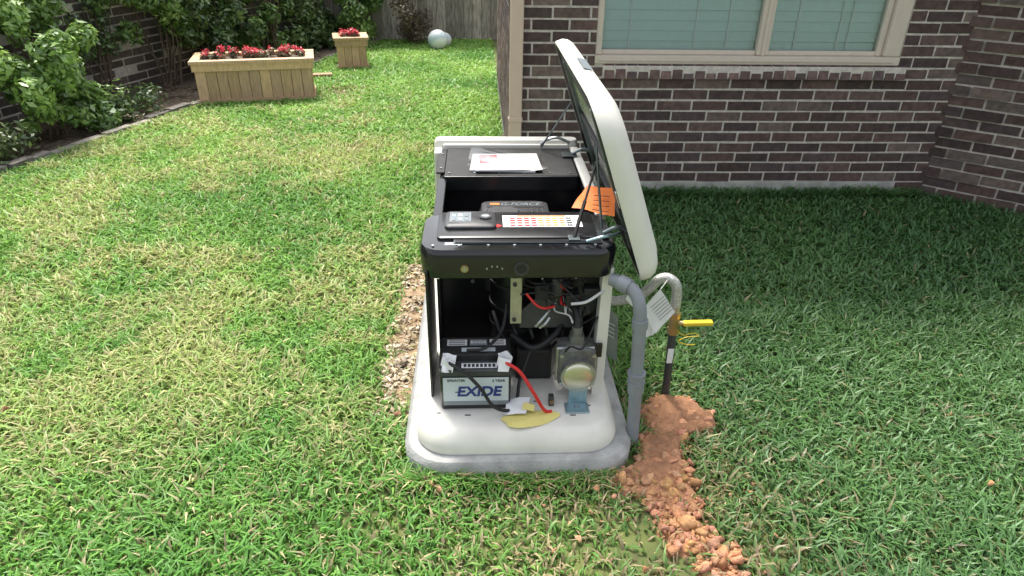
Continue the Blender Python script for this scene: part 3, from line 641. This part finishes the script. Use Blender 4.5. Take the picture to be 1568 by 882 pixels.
sheet("clear_pouch",[(.60,2.24,.44),(.655,2.23,.33),(.69,2.235,.36),(.65,2.24,.47)],M_paper,tag,8,8,.005,12)
tube("tag_string",[(.672,2.20,.565),(.69,2.22,.575),(.71,2.25,.58)],.0015,M_wirew,tag,5)

# ---------------------------------------------------------------- clay soil
def in_poly(x,y,poly):
    ins=np.zeros(len(x),bool); n=len(poly)
    for i in range(n):
        x1,y1=poly[i]; x2,y2=poly[(i+1)%n]
        c=((y1>y)!=(y2>y))&(x<(x2-x1)*(y-y1)/(y2-y1+1e-12)+x1); ins^=c
    return ins
clay_poly=[(.64,2.20),(.80,2.26),(.93,2.15),(.87,2.02),(.79,1.93),(.745,1.83),(.725,1.70),(.77,1.62),(.80,1.50),(.83,1.38),(.80,1.25),(.66,1.25),(.635,1.42),(.61,1.52),(.585,1.66),(.53,1.75),(.50,1.82),(.60,1.92),(.62,2.05)]
def clay_mask(x,y):
    jx=x+(fbm(x,y,.10,61)-.5)*.20; jy=y+(fbm(x,y,.10,64)-.5)*.20
    return in_poly(jx,jy,clay_poly)&~((y<1.72)&(fbm(x,y,.09,88)<.40))
def rock(r):
    bm=bmesh.new(); bmesh.ops.create_icosphere(bm,subdivisions=2,radius=1)
    V=np.array([v.co[:] for v in bm.verts]); F=np.array([[v.index for v in f.verts] for f in bm.faces]); bm.free()
    for _ in range(8):
        d=r.normal(size=3); d/=np.linalg.norm(d); h=r.uniform(.35,.8); q=V@d; V-=np.maximum(q-h,0)[:,None]*d
    V*=1+r.normal(0,.09,(len(V),1)); return V,F
rr=np.random.default_rng(5); rocks=[rock(rr) for _ in range(10)]
VV=[];FF=[];CC=[];off=0
def addrock(x,y,z,s):
    global off
    V,F=rocks[rr.integers(10)]; q=rr.normal(size=4); q/=np.linalg.norm(q)
    Rm=np.array(Quaternion(q).to_matrix()); v=(V*np.array([1,rr.uniform(.6,1),rr.uniform(.45,.9)]))@Rm.T*s+np.array([x,y,z])
    VV.append(v); FF.append(F+off); off+=len(v); f=rr.uniform(.7,1.2)
    c=np.array([.49,.245,.125])*f*np.array([1,rr.uniform(.9,1.15),rr.uniform(.85,1.3)]); CC.append(np.tile(c,(len(v),1)))
cx=rr.uniform(.42,1.0,9000); cy=rr.uniform(1.22,2.34,9000); ok=clay_mask(cx,cy); cx=cx[ok][:2400]; cy=cy[ok][:2400]
for x,y in zip(cx,cy):
    s=min(.034,.004+rr.exponential(.006)); addrock(x,y,s*.35+rr.uniform(0,.012)+(.010 if y>1.75 else 0),s)
for i in range(260):
    t=rr.uniform(1.2,2.3); x=.70+rr.normal(0,.16); s=min(.016,.003+rr.exponential(.004))
    if not(-.3<x<.57 and t>1.80): addrock(x,t,.010+s*.5,s)
for i in range(90):
    x=rr.uniform(-.35,.65); y=1.79-abs(rr.normal(0,.09)); s=min(.015,.003+rr.exponential(.004)); addrock(x,y,.008+s*.5,s)
for i in range(26):
    x=rr.uniform(-2.4,2.6); y=rr.uniform(1.3,3.2); s=min(.014,.004+rr.exponential(.003))
    if not(-.3<x<.58 and y>1.8): addrock(x,y,.015+s*.5,s)
for (x,y,s) in ((1.82,1.72,.024),(1.91,2.10,.015),(2.12,2.36,.014),(-1.89,2.23,.022),(-.18,1.77,.026),(-.14,1.75,.020),(.08,1.77,.014),(.23,1.48,.014),(.94,1.70,.018),(-.33,2.16,.018),(.13,1.79,.012),(.55,2.06,.02),(.6,2.14,.024),(.58,1.88,.02),(.40,1.74,.016),(.46,1.70,.018)):
    addrock(x,y,.020+s*.4,s)
V=np.concatenate(VV);F=np.concatenate(FF);C=np.concatenate(CC)
np_mesh("excavated_clay_soil",V,F.ravel(),np.arange(len(F))*3,C,M_clay)
nx=90;ny=170; gxs=np.linspace(.36,1.06,nx); gys=np.linspace(1.12,2.44,ny); X,Y=np.meshgrid(gxs,gys)
ins=clay_mask(X.ravel(),Y.ravel()).reshape(X.shape).astype(float)
for _ in range(3): 
    p=np.pad(ins,1,mode='edge'); ins=(p[1:-1,1:-1]*2+p[:-2,1:-1]+p[2:,1:-1]+p[1:-1,:-2]+p[1:-1,2:])/6
nzz=fbm(X.ravel(),Y.ravel(),.09,31).reshape(X.shape); hgt=.010+.022*sstep(1.6,1.95,Y)
Z=ins*(hgt*.5+hgt*1.5*nzz)-.006*(1-ins)-.001+.008*(vnoise(X.ravel(),Y.ravel(),.018,8).reshape(X.shape)-.5)*ins
Vg=np.stack([X.ravel(),Y.ravel(),Z.ravel()],1); q=np.arange(nx*ny).reshape(ny,nx); Fq=np.stack([q[:-1,:-1],q[:-1,1:],q[1:,1:],q[1:,:-1]],-1).reshape(-1,4)
Cg=np.tile(np.array([.36,.18,.095]),(len(Vg),1))*(.55+.8*fbm(Vg[:,0],Vg[:,1],.06,9))[:,None]
np_mesh("clay_mound",Vg,Fq.ravel(),np.arange(len(Fq))*4,Cg,M_clay)

# ---------------------------------------------------------------- grass
def blades(n,xa,xb,ya,yb,hmin,hmax,wid,seed,edge=False):
    r=np.random.default_rng(seed); x=r.uniform(xa,xb,n); y=r.uniform(ya,yb,n)
    keep=np.ones(n,bool)
    keep&=(np.abs(x)<1.0*y+1.3)
    keep&=~((x>-.28)&(x<.56)&(y>1.822)&(y<3.45))
    keep&=~((x>HX-.01)&(y>FY-.03))
    keep&=~((x>3.2)&((x-3.24)*.613+(y-FY)*.79>-.03))
    rel=(x-E0.x)*EN.x+(y-E0.y)*EN.y; keep&=rel<-.01+.04*vnoise(x,y,.1,3)
    keep&=y<11.2
    for (lx_,ly_,an,W,D) in ((-2.84,7.16,math.radians(12.2),1.135,.46),(-1.75,8.95,math.radians(12.2),.36,.36)):
        dx=x-lx_;dy=y-ly_; a=dx*math.cos(an)+dy*math.sin(an); b=-dx*math.sin(an)+dy*math.cos(an)
        keep&=~((a>-.03)&(a<W+.03)&(b>-.03)&(b<D+.03))
    clay=clay_mask(x,y); keep&=~(clay&(r.random(n)>np.where(y<1.8,.12,.02)))
    strip=np.exp(-((x+.345)/.075)**4)*sstep(2.1,2.4,y)*sstep(3.6,3.4,y)
    strip=np.maximum(strip,.8*np.exp(-((x+1.50)/.14)**2-((y-7.75)/.25)**2))
    strip=np.maximum(strip,.6*np.exp(-((x+1.05)/.10)**2-((y-5.7)/.15)**2))
    churn=np.exp(-((x-.30)/.65)**2)*sstep(1.95,1.75,y)*.6+np.exp(-((x-.72)/.32)**2)*sstep(2.5,2.2,y)*.6
    bare=np.maximum(strip*1.15,churn*sstep(.42,.62,fbm(x,y,.16,71)))
    keep&=r.random(n)>bare*.82
    x=x[keep];y=y[keep];n=len(x);strip=strip[keep];churn=churn[keep]
    F1=fbm(x,y,.9,12); F2=fbm(x,y,.28,22); F3=vnoise(x,y,.07,33); F4=fbm(x,y,2.2,44)
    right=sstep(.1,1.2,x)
    h=r.uniform(hmin,hmax,n)*(.70+.60*F2)*(1-.35*churn)*(1+.12*right)*(1-.4*strip)
    a=r.uniform(0,2*np.pi,n); lean=h*r.uniform(.25,1.6,n); w_=wid*r.uniform(.6,1.35,n)
    dx=np.cos(a);dy=np.sin(a); b=a+np.pi/2+r.normal(0,.5,n); px=np.cos(b)*w_/2;py=np.sin(b)*w_/2
    V=np.zeros((n,5,3))
    V[:,0]=np.stack([x-px,y-py,np.zeros(n)],1);V[:,1]=np.stack([x+px,y+py,np.zeros(n)],1)
    mx=x+dx*lean*.4;my=y+dy*lean*.4;mz=h*.62
    V[:,2]=np.stack([mx+px,my+py,mz],1);V[:,3]=np.stack([mx-px,my-py,mz],1)
    V[:,4]=np.stack([x+dx*lean,y+dy*lean,h*r.uniform(.6,1.0,n)],1)
    lush=np.array([.125,.315,.052]); lite=np.array([.33,.54,.12]); dark=np.array([.060,.150,.045]); dry=np.array([.56,.52,.27]); straw=np.array([.46,.37,.22])
    f=np.clip((F1-.35)*1.8+r.normal(0,.2,n)+.30*sstep(3,8,y),0,1)[:,None]
    c=lush*(1-f)+lite*f
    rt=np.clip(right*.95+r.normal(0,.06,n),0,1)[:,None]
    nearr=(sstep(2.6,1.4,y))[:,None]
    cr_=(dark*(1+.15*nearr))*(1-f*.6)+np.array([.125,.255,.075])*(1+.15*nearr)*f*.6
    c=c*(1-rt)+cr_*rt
    ypatch=sstep(.45,.60,F4*.40+F2*.42+F3*.18)*sstep(.4,-.6,x)*sstep(1.4,2.6,y)*sstep(9.0,6.0,y)
    pd=np.clip(ypatch*.42+.035*(1-.6*rt[:,0])+strip*.7+churn*.38+.04*(y<2.2),0,.9)
    isd=r.random(n)<pd; k=r.random(n)[:,None]
    c[isd]=((dry*(1-k)+straw*k)*(1-.4*rt))[isd]*r.uniform(.7,1.15,(isd.sum(),1))
    yt=(ypatch*.45)[:,None]; c=c*(1-yt)+np.array([.50,.55,.20])*yt
    ch=(churn*.35)[:,None]; c=c*(1-ch)+c*np.array([.85,.62,.7])*ch
    c*=r.uniform(.78,1.22,(n,1))
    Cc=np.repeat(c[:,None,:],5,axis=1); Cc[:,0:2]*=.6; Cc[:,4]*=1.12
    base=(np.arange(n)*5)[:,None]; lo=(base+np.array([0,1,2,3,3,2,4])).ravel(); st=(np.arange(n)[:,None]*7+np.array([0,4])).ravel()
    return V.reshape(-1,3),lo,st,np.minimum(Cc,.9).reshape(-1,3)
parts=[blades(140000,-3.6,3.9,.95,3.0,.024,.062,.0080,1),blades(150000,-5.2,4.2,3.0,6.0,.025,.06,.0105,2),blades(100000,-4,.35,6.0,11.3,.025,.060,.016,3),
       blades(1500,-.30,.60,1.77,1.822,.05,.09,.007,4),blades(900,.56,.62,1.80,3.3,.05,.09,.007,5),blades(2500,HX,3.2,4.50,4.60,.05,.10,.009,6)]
Vs=[];Ls=[];Ss=[];Cs=[];vo=0;lo_=0
for V,l,s,c in parts:
    Vs.append(V);Ls.append(l+vo);Ss.append(s+lo_);Cs.append(c);vo+=len(V);lo_+=len(l)
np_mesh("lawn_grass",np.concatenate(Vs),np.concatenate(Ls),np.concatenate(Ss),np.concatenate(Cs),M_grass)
